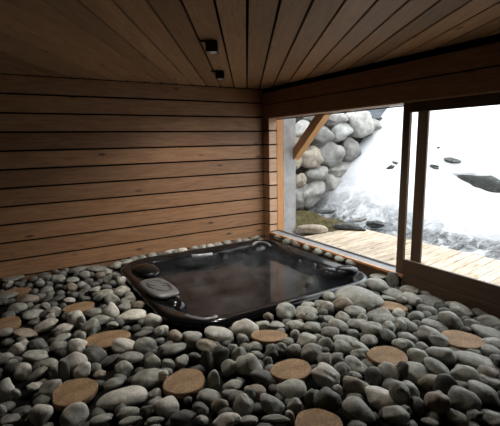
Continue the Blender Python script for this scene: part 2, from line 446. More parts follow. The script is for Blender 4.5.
# arc lips
def lip(pts, r=.011, mat=M_LIP, name='arm_lip'):
    bm = bmesh.new(); P = [L(*q) for q in pts]
    # smooth resample
    out = []
    for i in range(len(P)-1):
        a, b, c, d = P[max(i-1, 0)], P[i], P[i+1], P[min(i+2, len(P)-1)]
        for k in range(5):
            t = k/5; out.append(.5*((2*b)+(c-a)*t+(2*a-5*b+4*c-d)*t*t+(3*b-a-3*c+d)*t**3))
    out.append(P[-1]); tube(bm, out, r, 10)
    return bm_obj(name, bm, mat, tub, smooth=True)
lip([(186, 316, .10), (193, 318.5, .10), (203, 320, .10), (212, 319, .10), (216, 317, .095)], .018)
lip([(253, 247, .10), (254, 243.5, .12), (260, 242, .125), (267, 243.5, .12), (270, 246, .10)], .016)
lip([(192, 256, .075), (200, 255.5, .08), (212, 254, .075)], .02, M_CHROME, 'grab_handle')
lip([(219, 253.5, .05), (228, 252, .06), (238, 249, .05)], .012, M_ACRYL)
# jets in the walls
for q in ((300, 262), (315, 266), (225, 258), (245, 256)):
    p = at_y(q[0], q[1], TY1-.19) if q[0] < 270 else at_x(q[0], q[1], TX1-.18)
    bm = bmesh.new(); ax = (0, -1, 0) if q[0] < 270 else (-1, 0, 0)
    cyl(bm, (0, 0, 0), tuple(.02*a for a in ax), .03)
    bm_obj('jet', bm, M_BLACK, tub, (p[0]-tx, p[1]-ty, min(max(p[2], .0), .05)))

bm = bmesh.new()
f_ = bm.faces.new([bm.verts.new(q) for q in [(x+tx, y+ty, -.02) for x, y, _ in inner(.1725, 0, .239)]])
bm.normal_update()
if f_.normal.z < 0: f_.normal_flip()
me = bpy.data.meshes.new('water'); bm.to_mesh(me); bm.free()
wat = link('water', me, M_WATER); tag(wat, 'dark still water filling the black hot tub', 'water', kind='stuff')

# steam drifting over the warm water
st = NT('steam'); st.t.nodes.remove(st.b); vp = st.n('ShaderNodeVolumePrincipled')
nz = st.noise(st.coords((1.6, 1.6, 2.4)), 2.2, 4, .6, .8)
tc = st.n('ShaderNodeTexCoord'); sp_ = st.n('ShaderNodeSeparateXYZ'); st.l(tc.outputs['Generated'], sp_.inputs[0])
fall = st.ramp(sp_.outputs[2], [(0, (1, 1, 1)), (1, (0, 0, 0))])
dn = st.mix(1.0, st.ramp(nz, [(.42, (0, 0, 0)), (.72, (1, 1, 1))]), fall, 'MULTIPLY')
mu = st.n('ShaderNodeMath', operation='MULTIPLY'); st.l(dn, mu.inputs[0]); mu.inputs[1].default_value = STEAM
st.l(mu.outputs[0], vp.inputs['Density']); vp.inputs['Color'].default_value = (.95, .96, 1, 1)
st.l(vp.outputs[0], st.out.inputs['Volume'])
bm = bmesh.new(); box(bm, TX0+.2, TX1-.2, TY0+.2, TY1-.2, -.015, .26)
tag(bm_obj('steam', bm, st.m), 'faint steam drifting above the hot tub water', 'steam', kind='stuff')

# ------------------------------------------------------------------ river stones
# every stone seen in the photograph: tile origin, tile scale, then centre, width, height, tilt (degrees) and tone
TILES = [
(0,260,5.917,"182,88,75,38,5,g;78,112,110,30,0,g;50,148,60,48,0,g;115,148,60,40,-30,d;235,135,55,50,0,g;258,100,90,45,0,d;290,145,40,45,30,g;272,185,75,50,10,g;342,115,75,55,-15,g;330,70,30,40,60,d;388,70,45,45,0,g;348,155,40,25,0,g;465,55,110,30,5,g;455,92,45,45,0,g;428,122,75,40,0,g;425,165,60,60,0,b;480,150,50,45,0,g;433,207,55,35,0,g;410,240,65,35,-15,p;372,274,40,35,0,g;340,228,80,28,10,d;278,232,70,25,25,g;162,235,115,62,-5,b;200,190,50,35,20,d;270,278,52,55,30,g;102,285,100,62,0,g;325,310,75,60,-30,g;298,340,55,48,0,g;195,325,110,60,-10,g;195,370,60,35,0,d;268,390,140,60,20,p;370,408,115,60,0,p;390,335,55,50,0,d;448,352,95,95,-40,p;40,215,110,35,8,g;10,190,25,30,0,g;20,250,60,45,0,d;485,230,35,40,0,d;480,400,45,50,0,d"),
(80,250,5.917,"25,148,65,45,5,g;100,110,110,35,-5,g;12,108,40,25,0,g;210,95,75,45,10,g;272,72,70,35,5,g;118,152,60,45,20,b;160,135,60,40,0,g;180,168,90,45,15,g;215,155,50,30,0,g;245,187,65,55,-30,p;22,208,50,40,0,g;80,203,50,25,0,g;95,238,70,42,20,p;155,222,60,35,0,d;145,258,95,45,0,g;20,245,60,25,10,d;190,292,85,60,-15,g;250,240,90,50,-10,p;290,270,50,45,40,g;285,300,85,55,20,g;262,340,75,50,0,g;345,330,70,50,0,b;35,285,50,22,-15,p;130,340,55,30,10,g;180,365,85,95,15,p;70,375,115,55,0,g;115,410,110,50,0,g;300,395,170,70,5,p;10,410,40,60,0,d;105,290,60,40,0,d"),
(80,315,5.917,"10,45,50,75,0,g;75,70,90,90,-30,g;192,58,65,40,0,g;430,38,100,85,-10,p;262,185,140,85,-15,p;385,185,125,90,-25,g;375,110,100,35,5,d;470,95,60,50,20,g;10,130,50,60,0,g;10,185,50,60,0,g;75,250,150,115,0,d;165,275,140,50,20,d;305,250,135,60,-10,g;258,318,95,85,-30,g;430,285,90,85,-30,g;425,225,60,35,20,g;115,347,70,45,-5,b;15,325,80,85,-30,p;200,402,110,60,5,g;410,380,200,110,0,g;480,210,40,50,0,d"),
(0,325,5.917,"30,45,80,45,0,g;150,50,130,60,-20,b;112,140,115,75,20,p;225,125,110,70,-20,d;365,80,100,45,10,g;345,125,95,55,0,g;460,130,110,95,0,p;480,70,45,40,0,g;208,185,130,60,-10,g;30,200,90,60,0,g;65,235,75,60,20,g;295,232,105,60,-10,g;325,290,60,90,10,g;135,275,90,85,-20,p;220,288,110,45,25,g;435,245,130,140,-45,p;205,362,80,45,0,p;300,385,130,100,15,g;30,385,95,130,-20,p;95,405,40,60,20,g;380,270,60,120,0,d"),
(0,354,5.917,"240,355,115,110,-30,p;440,365,150,130,0,p;10,340,50,80,0,g;60,390,100,50,0,g;120,345,110,60,20,d;180,390,90,80,0,d"),
(80,354,5.917,"250,265,275,115,-2,p;285,340,125,60,0,g;125,390,130,55,5,g;300,395,130,40,0,g;440,240,75,60,0,g;455,300,110,80,-10,g;440,395,110,40,0,g;390,340,70,60,0,d"),
(160,315,5.917,"20,95,60,60,-20,p;90,125,85,65,-10,b;190,140,110,75,0,g;75,195,155,65,0,g;350,120,170,90,-15,p;275,185,120,70,-15,b;280,270,70,120,15,d;350,240,110,110,-10,d;430,200,60,60,0,g;470,250,90,110,0,g;410,310,90,100,-40,g;50,295,70,70,30,g;130,275,80,65,10,g;20,355,55,55,0,p;318,385,75,100,-20,g;480,140,50,50,0,g;200,250,90,60,0,d"),
(160,354,5.917,"430,185,110,60,0,g;420,232,100,40,-5,g;290,255,140,85,-10,g;355,305,95,85,-30,b;40,315,140,110,-20,p;395,390,160,75,10,p;475,310,100,110,-20,g;165,275,50,40,10,d;250,395,70,50,-20,g;140,375,150,70,0,d;240,330,90,70,0,d"),
(240,300,5.917,"30,165,150,105,-10,p;170,97,60,45,-20,b;272,68,110,85,-20,g;402,25,75,30,0,g;390,65,130,55,0,g;480,30,80,55,-5,g;360,100,60,50,0,b;425,105,80,50,0,g;135,145,75,45,-5,g;222,150,90,40,-10,g;330,155,110,60,0,g;435,170,110,70,0,g;328,205,55,55,0,g;395,245,120,90,20,g;20,240,70,70,0,g;85,280,95,60,0,g;280,250,75,50,0,g;318,298,80,70,0,g;240,290,75,80,-10,g;185,305,80,80,0,d;105,320,80,35,-10,g;10,310,50,55,0,g;425,310,120,100,10,g;55,385,150,130,0,g;165,370,60,60,0,d;480,245,50,70,0,g;470,330,60,60,0,d;480,110,40,40,0,d"),
(240,354,5.917,"300,205,175,105,5,g;150,140,180,80,-20,d;509,130,166,112,-20,p;90,220,125,75,-10,b;190,300,155,95,-30,g;20,315,115,125,0,g;60,235,60,60,0,d;325,310,90,85,-10,g;410,262,60,95,-5,g;210,385,160,50,0,g;295,375,55,70,0,g;50,395,110,45,0,g"),
(320,265,5.917,"55,190,70,55,0,g;40,255,90,75,0,g;225,195,265,115,0,g;130,235,115,85,15,b;335,205,70,60,0,g;340,125,135,80,-15,g;430,92,70,95,5,g;295,35,75,50,-10,g;355,70,110,40,10,g;430,165,120,50,-5,g;480,200,60,40,0,g;245,125,60,35,0,d;205,280,120,70,0,g;350,290,140,65,10,g;465,290,70,60,0,p;135,315,85,70,-10,g;45,330,90,60,0,g;250,320,60,60,0,g;220,350,115,60,-5,g;380,330,120,80,10,g;105,365,110,80,-20,g;305,390,120,90,10,g;405,380,80,80,-30,g;480,365,60,70,0,g;60,400,100,65,0,g;195,400,70,45,-10,g;400,195,90,30,0,g;20,280,50,40,0,g;300,250,60,40,30,d;485,75,50,60,0,d;480,115,45,45,0,g"),
(320,310,5.917,"155,180,145,60,-5,g;130,220,120,80,0,g;30,205,90,100,-10,g;290,183,95,65,-5,g;400,155,110,75,-25,d;240,215,110,40,-25,g;235,270,105,80,-10,g;25,300,80,90,0,g;100,295,90,75,0,g;215,328,140,85,-20,g;300,330,110,70,-15,g;130,360,100,90,10,g;400,375,120,110,-20,g;470,200,80,50,0,g;30,235,50,30,0,d;480,150,50,40,0,g"),
(320,354,5.917,"47,285,154,130,-20,d;320,125,100,90,0,d;210,190,150,110,-10,b;105,215,65,55,-15,g;355,265,180,110,-15,p;230,335,190,120,-30,g;450,360,140,110,-5,g;470,235,110,120,0,g;490,95,60,90,0,d;210,125,75,35,-20,g"),
(400,270,5,"15,35,50,40,-20,g;100,78,80,45,-5,g;15,75,45,35,0,g;50,108,100,55,0,g;50,150,110,60,0,g;95,170,30,50,0,b;150,112,80,35,0,g;165,87,45,25,0,g;218,105,75,50,-10,g;215,138,75,45,0,g;165,160,145,60,-10,g;285,140,70,55,0,g;345,133,80,35,-5,d;345,170,75,55,-15,g;415,167,80,60,-10,g;255,180,60,45,0,g;305,205,110,60,-20,g;150,210,80,55,0,g;225,205,60,35,0,d;420,215,120,60,-2,g;487,200,60,50,0,g;252,255,120,85,-25,g;455,265,120,70,-5,g;358,275,75,55,10,g;80,235,75,60,0,g;165,243,70,25,10,d;172,283,120,60,-10,g;40,285,95,60,-5,g;90,275,40,40,-30,g;20,220,50,40,0,g;15,250,60,30,0,g;330,297,50,30,0,d;435,320,140,65,-10,g;490,310,40,50,0,d;150,330,115,75,-20,g;40,345,90,60,-15,g;460,365,100,55,0,g;200,355,100,60,-25,g"),
(400,315,5,"30,155,100,70,-10,g;115,165,75,50,0,g;88,210,95,70,0,g;205,200,130,85,-5,g;285,178,75,45,-10,g;368,182,80,40,-15,g;458,190,100,65,-20,g;375,230,200,75,-5,g;330,300,130,90,-10,g;190,270,140,70,-25,g;60,285,135,90,0,g;440,285,90,60,0,b;140,335,115,80,35,b;230,360,110,115,0,d;35,395,110,110,0,g;300,355,70,60,-30,g;460,335,120,40,-8,g;420,390,160,90,-30,g;485,240,30,45,0,d"),
(400,341,5,"320,300,140,110,-5,g;175,310,100,120,-35,b;80,330,90,90,0,d;295,385,140,60,-20,g;455,385,130,70,15,g;20,370,60,90,-20,g;375,375,70,50,20,d;150,405,80,30,0,g"),
]
WALLROW = [(125,262,10,6),(133,259.5,9,5.5),(141,258,10,6),(152,255.6,9,6),(160,254.5,7,4.5),(168.5,251.6,12,7.5),(175,252,7,4.5),(182,250,10,5.5),(193,247.6,11,5.5),(202,247,8,5),(210,246,8,4.5),(218,244.6,9,5),(227,243,8,5),(238,240.5,9,5.5),(246,240.5,8,4),(255,237.6,10,4.5)]
SILLROW = [(279,238,8,5),(287.6,242,8,5.5),(297.6,244.2,9,5.5),(308,248.2,8,5),(319,252.3,9,5.5),(329.5,255.4,8,5),(340.5,259.3,9,5.5),(351.6,263,9,5)]

_bm = bmesh.new(); bmesh.ops.create_icosphere(_bm, subdivisions=4, radius=1)
_bm.verts.ensure_lookup_table()
ICO_V = np.array([v.co[:] for v in _bm.verts]); ICO_F = [[v.index for v in f.verts] for f in _bm.faces]; _bm.free()
_bm = bmesh.new(); bmesh.ops.create_icosphere(_bm, subdivisions=2, radius=1)
LOW_V = np.array([v.co[:] for v in _bm.verts]); LOW_F = np.array([[v.index for v in f.verts] for f in _bm.faces]); _bm.free()
def river_shape(V, rng, rough=.10, planes=5):
    """waterworn pebble on the unit ball: softened facets plus low bumps"""
    V = V/np.linalg.norm(V, axis=1)[:, None]
    r = np.ones(len(V))
    for _ in range(planes):
        n = rng.normal(size=3); n /= np.linalg.norm(n); d = rng.uniform(.74, .95)
        dot = np.clip(V@n, 1e-3, None); cap = d/dot
        k = 14; r = -np.log(np.exp(-k*r)+np.exp(-k*cap))/k
    for fq, am in ((1.3, rough), (2.6, rough*.45), (5.5, rough*.14)):
        for _ in range(3):
            w = rng.normal(size=3)*fq; r = r*(1+am*.5*np.sin(V@w+rng.uniform(0, 6.28)))
    P = V*r[:, None]
    lo, hi = P.min(0), P.max(0)
    return (P-(lo+hi)/2)/((hi-lo)/2)
def stone_mesh(name, V, F, mat):
    me = bpy.data.meshes.new(name); me.from_pydata(V.tolist(), [], F); me.shade_smooth(); me.materials.append(mat); return me

cand = []
for ox, oy, s, txt in TILES:
    for e in txt.split(';'):
        q = e.split(','); x, y, w, h, a = (float(v) for v in q[:5])
        cand.append([ox+x/s, oy+y/s, w/s, h/s, a, q[5], ''])
for i, (x, y, w, h) in enumerate(WALLROW): cand.append([x, y, w, h, random.uniform(-5, 10), random.choice('gggp'), 'wall%d' % i])
for i, (x, y, w, h) in enumerate(SILLROW): cand.append([x, y-.3, w*1.2, h*1.2, random.uniform(-20, 0), random.choice('ggb'), 'sill%d' % i])

SLICES = [  # px, py, width, height(px, seen whole), name used by its neighbours, label
 (15, 292, 30, 8.5, 'far dark log slice', 'darkest log slice, far left, closest to the plank wall', 1),
 (79, 307, 31, 11, 'half-buried log slice', 'half-buried brown log slice, second closest to the plank wall', 0),
 (6, 323, 28, 14, 'slice cut by left edge', 'brown log slice cut by the left edge of the picture', 0),
 (107, 338.5, 44, 18, 'long thin slice', 'long thin-looking brown log slice left of the tub near corner, among pale stones', 0),
 (74.5, 391, 43, 27, 'lower-left log slice', 'large brown log slice at lower left, beside the longest pale flat stone', 0),
 (184.5, 381, 43, 25, 'slice backed by dark upright stone', 'brown log slice in front of the tub with a dark upright stone at its back', 0),
 (269, 335.5, 35, 15, 'log slice at the tub', 'small oval brown log slice nearest the front rim of the tub', 0),
 (291.5, 369, 40, 24, 'middle log slice', 'round brown log slice just in front of the slice nearest the tub front rim', 0),
 (318, 423, 50, 28, 'slice cut by bottom edge', 'brown log slice cut by the bottom edge of the picture', 0),
 (392, 306, 29, 11, 'slice nearest the sill', 'smallest brown log slice, nearest the tub right corner and window sill', 0),
 (387.6, 355.3, 38, 21, 'middle slice nearer the window', 'brown log slice right of the middle one, tilted slightly towards the window', 0),
 (462, 339, 40, 19, 'log slice furthest right', 'pale brown log slice furthest right, among grey-green stones', 0),
]
slices3d = []
for px, py, w, h, nm, lab, dk in SLICES:
    z = .075 if py > 300 else .055
    P = at_z(px, py, z); k = proj(P)[2]; a = w/2*k/F
    dist = P[:2]-CAM[:2]; el = math.atan2(CAM[2]-z, np.linalg.norm(dist))
    b = min(max((h-3.0)/2*k/F/math.sin(el), a*.75), a*1.25)
    az = math.atan2(dist[1], dist[0])-PI/2
    rng = np.random.default_rng(int(px*7+py))
    N = 48; ang = np.linspace(0, 2*PI, N, endpoint=False)
    rad = 1+.05*np.sin(2*ang+rng.uniform(0, 6))+.035*np.sin(3*ang+rng.uniform(0, 6))+.015*np.sin(7*ang+rng.uniform(0, 6))
    th = .034
    rings = [(0, th/2, 0), (.35, th/2, 0), (.7, th/2, 0), (.96, th/2, 0), (.995, th/2-.004, 0)]
    bm = bmesh.new(); prev = None
    top = bm.verts.new((0, 0, th/2))
    for f_, zz, _ in rings[1:]:
        cur = [bm.verts.new((a*rad[i]*f_*math.cos(ang[i]), b*rad[i]*f_*math.sin(ang[i]), zz)) for i in range(N)]
        for i in range(N):
            if prev is None: bm.faces.new((top, cur[i], cur[(i+1) % N]))
            else: bm.faces.new((prev[i], cur[i], cur[(i+1) % N], prev[(i+1) % N]))
        prev = cur
    low = [bm.verts.new((v.co.x*.985, v.co.y*.985, -th/2)) for v in prev]
    mid = [bm.verts.new((v.co.x*1.012, v.co.y*1.012, 0)) for v in prev]
    for A, B in ((prev, mid), (mid, low)):
        for i in range(N): bm.faces.new((A[i], B[i], B[(i+1) % N], A[(i+1) % N]))
    bm.faces.new(low)
    o = bm_obj('log_slice', bm, M_SLICED if dk else M_SLICE, None, (P[0], P[1], z-.014))
    o.data.materials.append(M_BARK)
    for pl in o.data.polygons:
        if abs(pl.normal.z) < .5: pl.material_index = 1
    tilt = rng.uniform(-.05, .05)
    o.rotation_euler = (rng.uniform(-.03, .03), tilt, az)
    tag(o, lab, 'log slice', 'log slices laid as stepping pads')
    slices3d.append((P[0], P[1], a, b, az))

# solve every stone's ellipsoid
stones = []
for x, y, w, h, ang, tone, row in cand:
    rng = np.random.default_rng(int(x*131+y*977))
    P = at_z(x, y, .06); k = proj(P)[2]; pxm = k/F
    d = P-CAM; hz = np.linalg.norm(d[:2]); el = math.atan2(-d[2], hz)
    a, hh = w/2*pxm*1.08, h/2*pxm*1.12
    b = a*rng.uniform(.7, .95); b = min(b, .72*hh/math.sin(el)); b = max(b, .45*min(a, hh))
    c = math.sqrt(max(hh*hh-(b*math.sin(el))**2, (.3*hh)**2))/math.cos(el)
    t = math.radians(ang)
    ext = math.sqrt((a*math.sin(t))**2+(c*math.cos(t))**2)
    zc = ext*.96
    if row: zc = .05 if row[0] == 'w' else .105
    elif ext < .035: zc = ext+.03
    P = at_z(x, y, zc)
    stones.append(dict(px=x, py=y, w=w, h=h, t=t, tone=tone, row=row, P=P, a=a, b=b, c=c, ext=ext, size=w*h, seed=int(x*131+y*977)))
stones.sort(key=lambda s: -s['size'])
# drop near-duplicates noted from two overlapping tiles
keep = []
for s in stones:
    dup = False
    for q in keep:
        dx = (s['px']-q['px'])/(.5*q['w']); dy = (s['py']-q['py'])/(.5*q['h'])
        if dx*dx+dy*dy < .16 and not s['row']: dup = True; break
    if not dup: keep.append(s)
stones = keep
def frame(s):
    d = s['P']-CAM; az = math.atan2(d[1], d[0])-PI/2
    R = Matrix.Rotation(az, 3, 'Z') @ Matrix.Rotation(-s['t'], 3, 'Y')
    return np.array(R)
# ease neighbours apart along the view rays, never sideways in the picture
for s in stones:
    s['R'] = frame(s); s['sh'] = 0.0
def radius_dir(s, n):
    q = s['R'].T@n; return 1/math.sqrt((q[0]/s['a'])**2+(q[1]/s['b'])**2+(q[2]/s['c'])**2)
for it in range(40):
    moved = 0
    for i, s in enumerate(stones):
        for q in stones[:i]:
            D = s['P']-q['P']; L_ = np.linalg.norm(D)
            if L_ > s['a']+q['a']+.05 or L_ < 1e-5: continue
            n = D/L_; pen = .88*(radius_dir(s, n)+radius_dir(q, n))-L_
            if pen <= 0: continue
            moved += 1
            g, o_ = (s, q) if s['size'] < q['size'] else (q, s)     # the smaller one gives way
            for who, wt in ((g, .4), (o_, .12)):
                if who['row'] or who['size'] > 560: continue
                ry = who['P']-CAM; ry = ry/np.linalg.norm(ry)
                sg = np.sign((who['P']-(o_ if who is g else g)['P'])@ry) or 1
                low = who['P'][2]-who['ext']
                if sg > 0 and low < -.02: continue                       # cannot sink deeper
                st = sg*pen*wt
                if abs(who['sh']+st) > .11: continue
                who['sh'] += st; who['P'] = who['P']+ry*st
    if not moved: break
for s in stones:      # nothing lies on the rim of the tub
    if s['row']: continue
    ry = s['P']-CAM; ry = ry/np.linalg.norm(ry)
    for _ in range(30):
        m_ = .8*max(s['b'], .6*s['a'])
        if TX0+.02-m_ < s['P'][0] < TX1+m_ and TY0-m_ < s['P'][1] < TY1 and not (s['P'][0] > -.2 and s['P'][1] < TY0+.12):
            s['P'] = s['P']-ry*.01
        else: break

LIM = 296
ranked = [s for s in stones if -8 < s['px'] < 508 and s['py'] < 436]
single = ranked[:LIM]; rest = ranked[LIM:]
rows_first = [s for s in rest if s['row']]
for s in rows_first:                 # rows behind and beside the tub stay single stones
    rest.remove(s); single.append(s)
while len(single) > 300:
    for k in range(len(single)-1, -1, -1):
        if not single[k]['row']: rest.append(single.pop(k)); break

# names in words: nearest log slice, direction from it, how far out
ORD = ['nearest', 'second', 'third', 'fourth', 'fifth', 'sixth', 'seventh', 'eighth', 'ninth', 'tenth', 'eleventh', 'twelfth', 'thirteenth', 'fourteenth']
ORD += ['fifteenth', 'sixteenth', 'seventeenth', 'eighteenth', 'nineteenth', 'twentieth']
FIRST = ['first'] + ORD[1:]
DIRS = ['right of', 'behind and right of', 'behind', 'behind and left of', 'left of', 'front left of', 'in front of', 'front right of']
bins = {}
for s in single:
    if s['row']:
        continue
    best = min(range(len(SLICES)), key=lambda i: math.hypot(s['px']-SLICES[i][0], 1.6*(s['py']-SLICES[i][1])))
    dx, dy = s['px']-SLICES[best][0], 1.6*(SLICES[best][1]-s['py'])
    k = int(round(math.atan2(dy, dx)/(PI/4))) % 8
    bins.setdefault((best, k), []).append((math.hypot(dx, dy), s))
TONE = {'p': 'pale', 'g': 'grey', 'd': 'dark grey', 'b': 'brownish'}
for (best, k), L_ in bins.items():
    L_.sort(key=lambda e: e[0])
    for i, (_, s) in enumerate(L_):
        ratio = s['w']/s['h']
        shp = 'long' if ratio > 2.1 else 'oval' if ratio > 1.35 else 'upright' if ratio < .85 else 'round'
        big = 'large ' if s['a'] > .105 else 'small ' if s['a'] < .05 else ''
        s['label'] = f"{big}{TONE[s['tone']]} {shp} stone, {ORD[i]} {DIRS[k]} the {SLICES[best][4]}"
        if len(s['label'].split()) > 16: s['label'] = s['label'].replace(f' {shp} stone', ' stone')
wr = sorted([s for s in single if s['row'].startswith('wall')], key=lambda s: s['px'])
for i, s in enumerate(wr): s['label'] = f"{FIRST[i]} from the left of the stones between tub and plank wall"
sr = sorted([s for s in single if s['row'].startswith('sill')], key=lambda s: s['px'])
for i, s in enumerate(sr): s['label'] = f"{FIRST[i]} from the corner of the stones between tub and sill"

def world_verts(s, V):
    rng = np.random.default_rng(s['seed'])
    sh = river_shape(V, rng, .16 if s['tone'] != 'd' else .2, int(rng.integers(4, 8)))
    return sh*np.array([s['a'], s['b'], s['c']])
for s in single:
    V = world_verts(s, ICO_V)
    me = stone_mesh('river_stone', V, ICO_F, M_STONE[s['tone']])
    o = link('river_stone', me); Mx = Matrix(s['R'].tolist()).to_4x4(); Mx.translation = Vector(s['P']); o.matrix_world = Mx
    tag(o, s['label'], 'stone', 'river stones around the hot tub')

# the bed between and under them: smaller stones, and the same bed carried on outside the picture
FV, FF, FT = [], [], []; off = 0
def add_fill(P, R, abc, tone, rng):
    global off
    V = river_shape(LOW_V, rng, .14, 4)*np.array(abc)
    V = V@np.array(R).T+np.array(P)
    FV.append(V); FF.append(LOW_F+off); FT.append(np.full(len(V), tone)); off += len(V)
for s in rest:
    add_fill(s['P'], s['R'], (s['a'], s['b'], s['c']), .5, np.random.default_rng(s['seed']))
SP = np.array([s['P'] for s in stones]); SA = np.array([min(s['a'], max(s['b'], s['c'])) for s in stones])
placed = []
rng = np.random.default_rng(5)
def free(x, y, r):
    if x < RX0+r or x > -.03-r or y < RY0+r or y > -.02-r: return False
    if TX0-r*.8 < x < TX1+r and TY0-r < y < TY1+r: return False
    return True
for phase, (r0_, r1_, n) in enumerate(((.07, .12, 2600), (.035, .06, 5200))):
    for _ in range(n):
        x, y = rng.uniform(RX0, 0), rng.uniform(RY0, 0); r = rng.uniform(r0_, r1_)
        if not free(x, y, r): continue
        u, v, k = proj((x, y, .05))
        seen = k > 0 and -12 < u < 512 and v < 440
        if phase == 0 and seen: continue
        dd = np.hypot(SP[:, 0]-x, SP[:, 1]-y)
        if phase == 0 and (dd < SA+r).any(): continue
        if phase == 1 and (dd < SA*.72+r*.5).any(): continue
        if any((x-q[0])**2+(y-q[1])**2 < (.8*(r+q[2]))**2 for q in placed): continue
        if any(math.hypot(x-q[0], y-q[1]) < q[2]+r*.7 for q in slices3d): continue
        placed.append((x, y, r))
        c = r*rng.uniform(.55, .8); R = Matrix.Rotation(rng.uniform(0, 6.28), 3, 'Z') @ Matrix.Rotation(rng.uniform(-.25, .25), 3, 'X')
        add_fill((x, y, c*.9), R, (r, r*rng.uniform(.65, .95), c), rng.uniform(0, 1), rng)
V = np.concatenate(FV); Fc = np.concatenate(FF)
me = bpy.data.meshes.new('small_stones'); me.vertices.add(len(V)); me.vertices.foreach_set('co', V.ravel())
me.loops.add(len(Fc)*3); me.loops.foreach_set('vertex_index', Fc.ravel().astype(np.int32))
me.polygons.add(len(Fc)); me.polygons.foreach_set('loop_start', np.arange(0, len(Fc)*3, 3, dtype=np.int32))
me.update(calc_edges=True); me.validate(); me.shade_smooth()
at = me.attributes.new('tone', 'FLOAT', 'POINT'); at.data.foreach_set('value', np.concatenate(FT).astype(np.float32))
tag(link('small_stones', me, M_FILL), 'small dark river stones filling the gaps of the stone bed', 'stones', kind='stuff')

# ------------------------------------------------------------------ outside: deck, turf, boulder wall, snow
DX0, DX1 = .205, 1.36
bm = bmesh.new(); DA = -.12
nb = 74
for i in range(nb):
    y0 = -8.2+i*.121
    box(bm, DX0-.6, DX1+.9, y0, y0+.113, .068, .096, .003)
Rm = Matrix.Rotation(-DA, 4, 'Z'); bmesh.ops.transform(bm, matrix=Rm, verts=bm.verts)
def cut(bm, co, no):
    bmesh.ops.bisect_plane(bm, geom=bm.verts[:]+bm.edges[:]+bm.faces[:], plane_co=co, plane_no=no, clear_outer=True)
    es = [e for e in bm.edges if len(e.link_faces) == 1]
    if es: bmesh.ops.holes_fill(bm, edges=es)
cut(bm, (DX0, 0, 0), (-1, 0, 0)); cut(bm, (DX1, 0, 0), (1, 0, 0)); cut(bm, (0, -.48, 0), (0, 1, 0)); cut(bm, (0, -8, 0), (0, -1, 0))
bmesh.ops.transform(bm, matrix=Rm.inverted(), verts=bm.verts)
o = tag(bm_obj('deck', bm, M_DECK), 'pale weathered board deck outside the window', 'deck', kind='structure'); o.rotation_euler = (0, 0, -DA)

WY = 1.0
def smooth(a, b, x): t = min(1, max(0, (x-a)/(b-a))); return t*t*(3-2*t)
MOUNDS = []      # x, y, radius, height
def snow_h(x, y):
    gentle = .02+.245*max(0, min(x, 9)-1.38)**1.02+.045*max(0, x-9)
    steep = min(.93*(x-1.72), 2.15+.12*(x-4))
    w = smooth(-1.7, .7, y)
    h = gentle*(1-w)+max(steep, -.25)*w if steep > -.25 else gentle*(1-w)-.25*w
    h += .10*noise.noise(Vector((x*.8, y*.8, 3)))*min(1, max(0, x-1.2))
    nr = smooth(3.0, 1.5, x)
    h += .05*noise.noise(Vector((x*4, y*4, 1)))*(.3+nr)+.028*noise.noise(Vector((x*10, y*10, 5)))*nr
    if x > 9: h += 0
    for mx, my, mr, mh in MOUNDS:
        d = math.hypot(x-mx, y-my)/mr
        if d < 2.5: h += mh*math.exp(-d*d*1.2)
    return h
def on_snow(px, py):
    d = ray(px, py); t = .5
    for _ in range(4000):
        p = CAM+d*t
        if p[0] > 1.3 and p[2] < snow_h(p[0], p[1]): break
        t += .01
    return CAM+d*t
ROCKS = [(478, 183.5, 42, 21, -4, 'd'), (452.5, 160.5, 17, 6, -15, 'd'), (434.5, 167, 10, 5, -10, 'd'), (498, 192, 8, 7, 0, 'd'), (390.5, 167.5, 9, 5, 20, 'd'), (396, 163, 8, 4, -20, 'd'), (438.5, 148, 3, 3, 0, 'd')]
rp = [on_snow(q[0], q[1]) for q in ROCKS]
for (px, py, w, h, a, t), P in zip(ROCKS[:3], rp[:3]):
    k = proj(P)[2]/F; dr = (P-CAM)[:2]; dr /= np.linalg.norm(dr)
    MOUNDS.append((P[0]+dr[0]*w*k*.9, P[1]+dr[1]*w*k*.9, w*k*.75, w*k*.34))
rp = [rp[0]]+[on_snow(q[0], q[1]) for q in ROCKS[1:]]
RL = ['large dark wet rock showing through the snow under a snow cap', 'dark rock edge in the snow above and left of the large dark rock', 'small dark rock in snow just right of the window stile',
      'dark rock cut by the right picture edge beside the large snow rock', 'lower piece of the dark bent branch-like rock in the snow left of the sash', 'upper piece of the dark rock pair in snow left of the sash', 'tiny dark stone highest in the snow right of the stile']
xs = np.concatenate([np.arange(1.30, 4.2, .05), np.arange(4.2, 16, .18)]); ys = np.concatenate([np.arange(-12, -4.2, .3), np.arange(-4.2, WY+.26, .06)])
vs = [(x, y, snow_h(x, y)) for x in xs for y in ys]; ny = len(ys)
fs = [(i*ny+j, (i+1)*ny+j, (i+1)*ny+j+1, i*ny+j+1) for i in range(len(xs)-1) for j in range(ny-1)]
me = bpy.data.meshes.new('snow_slope'); me.from_pydata(vs, [], fs); me.shade_smooth()
tag(link('snow_slope', me, M_SNOW), 'snow covered slope rising behind the deck', 'snow', kind='structure')

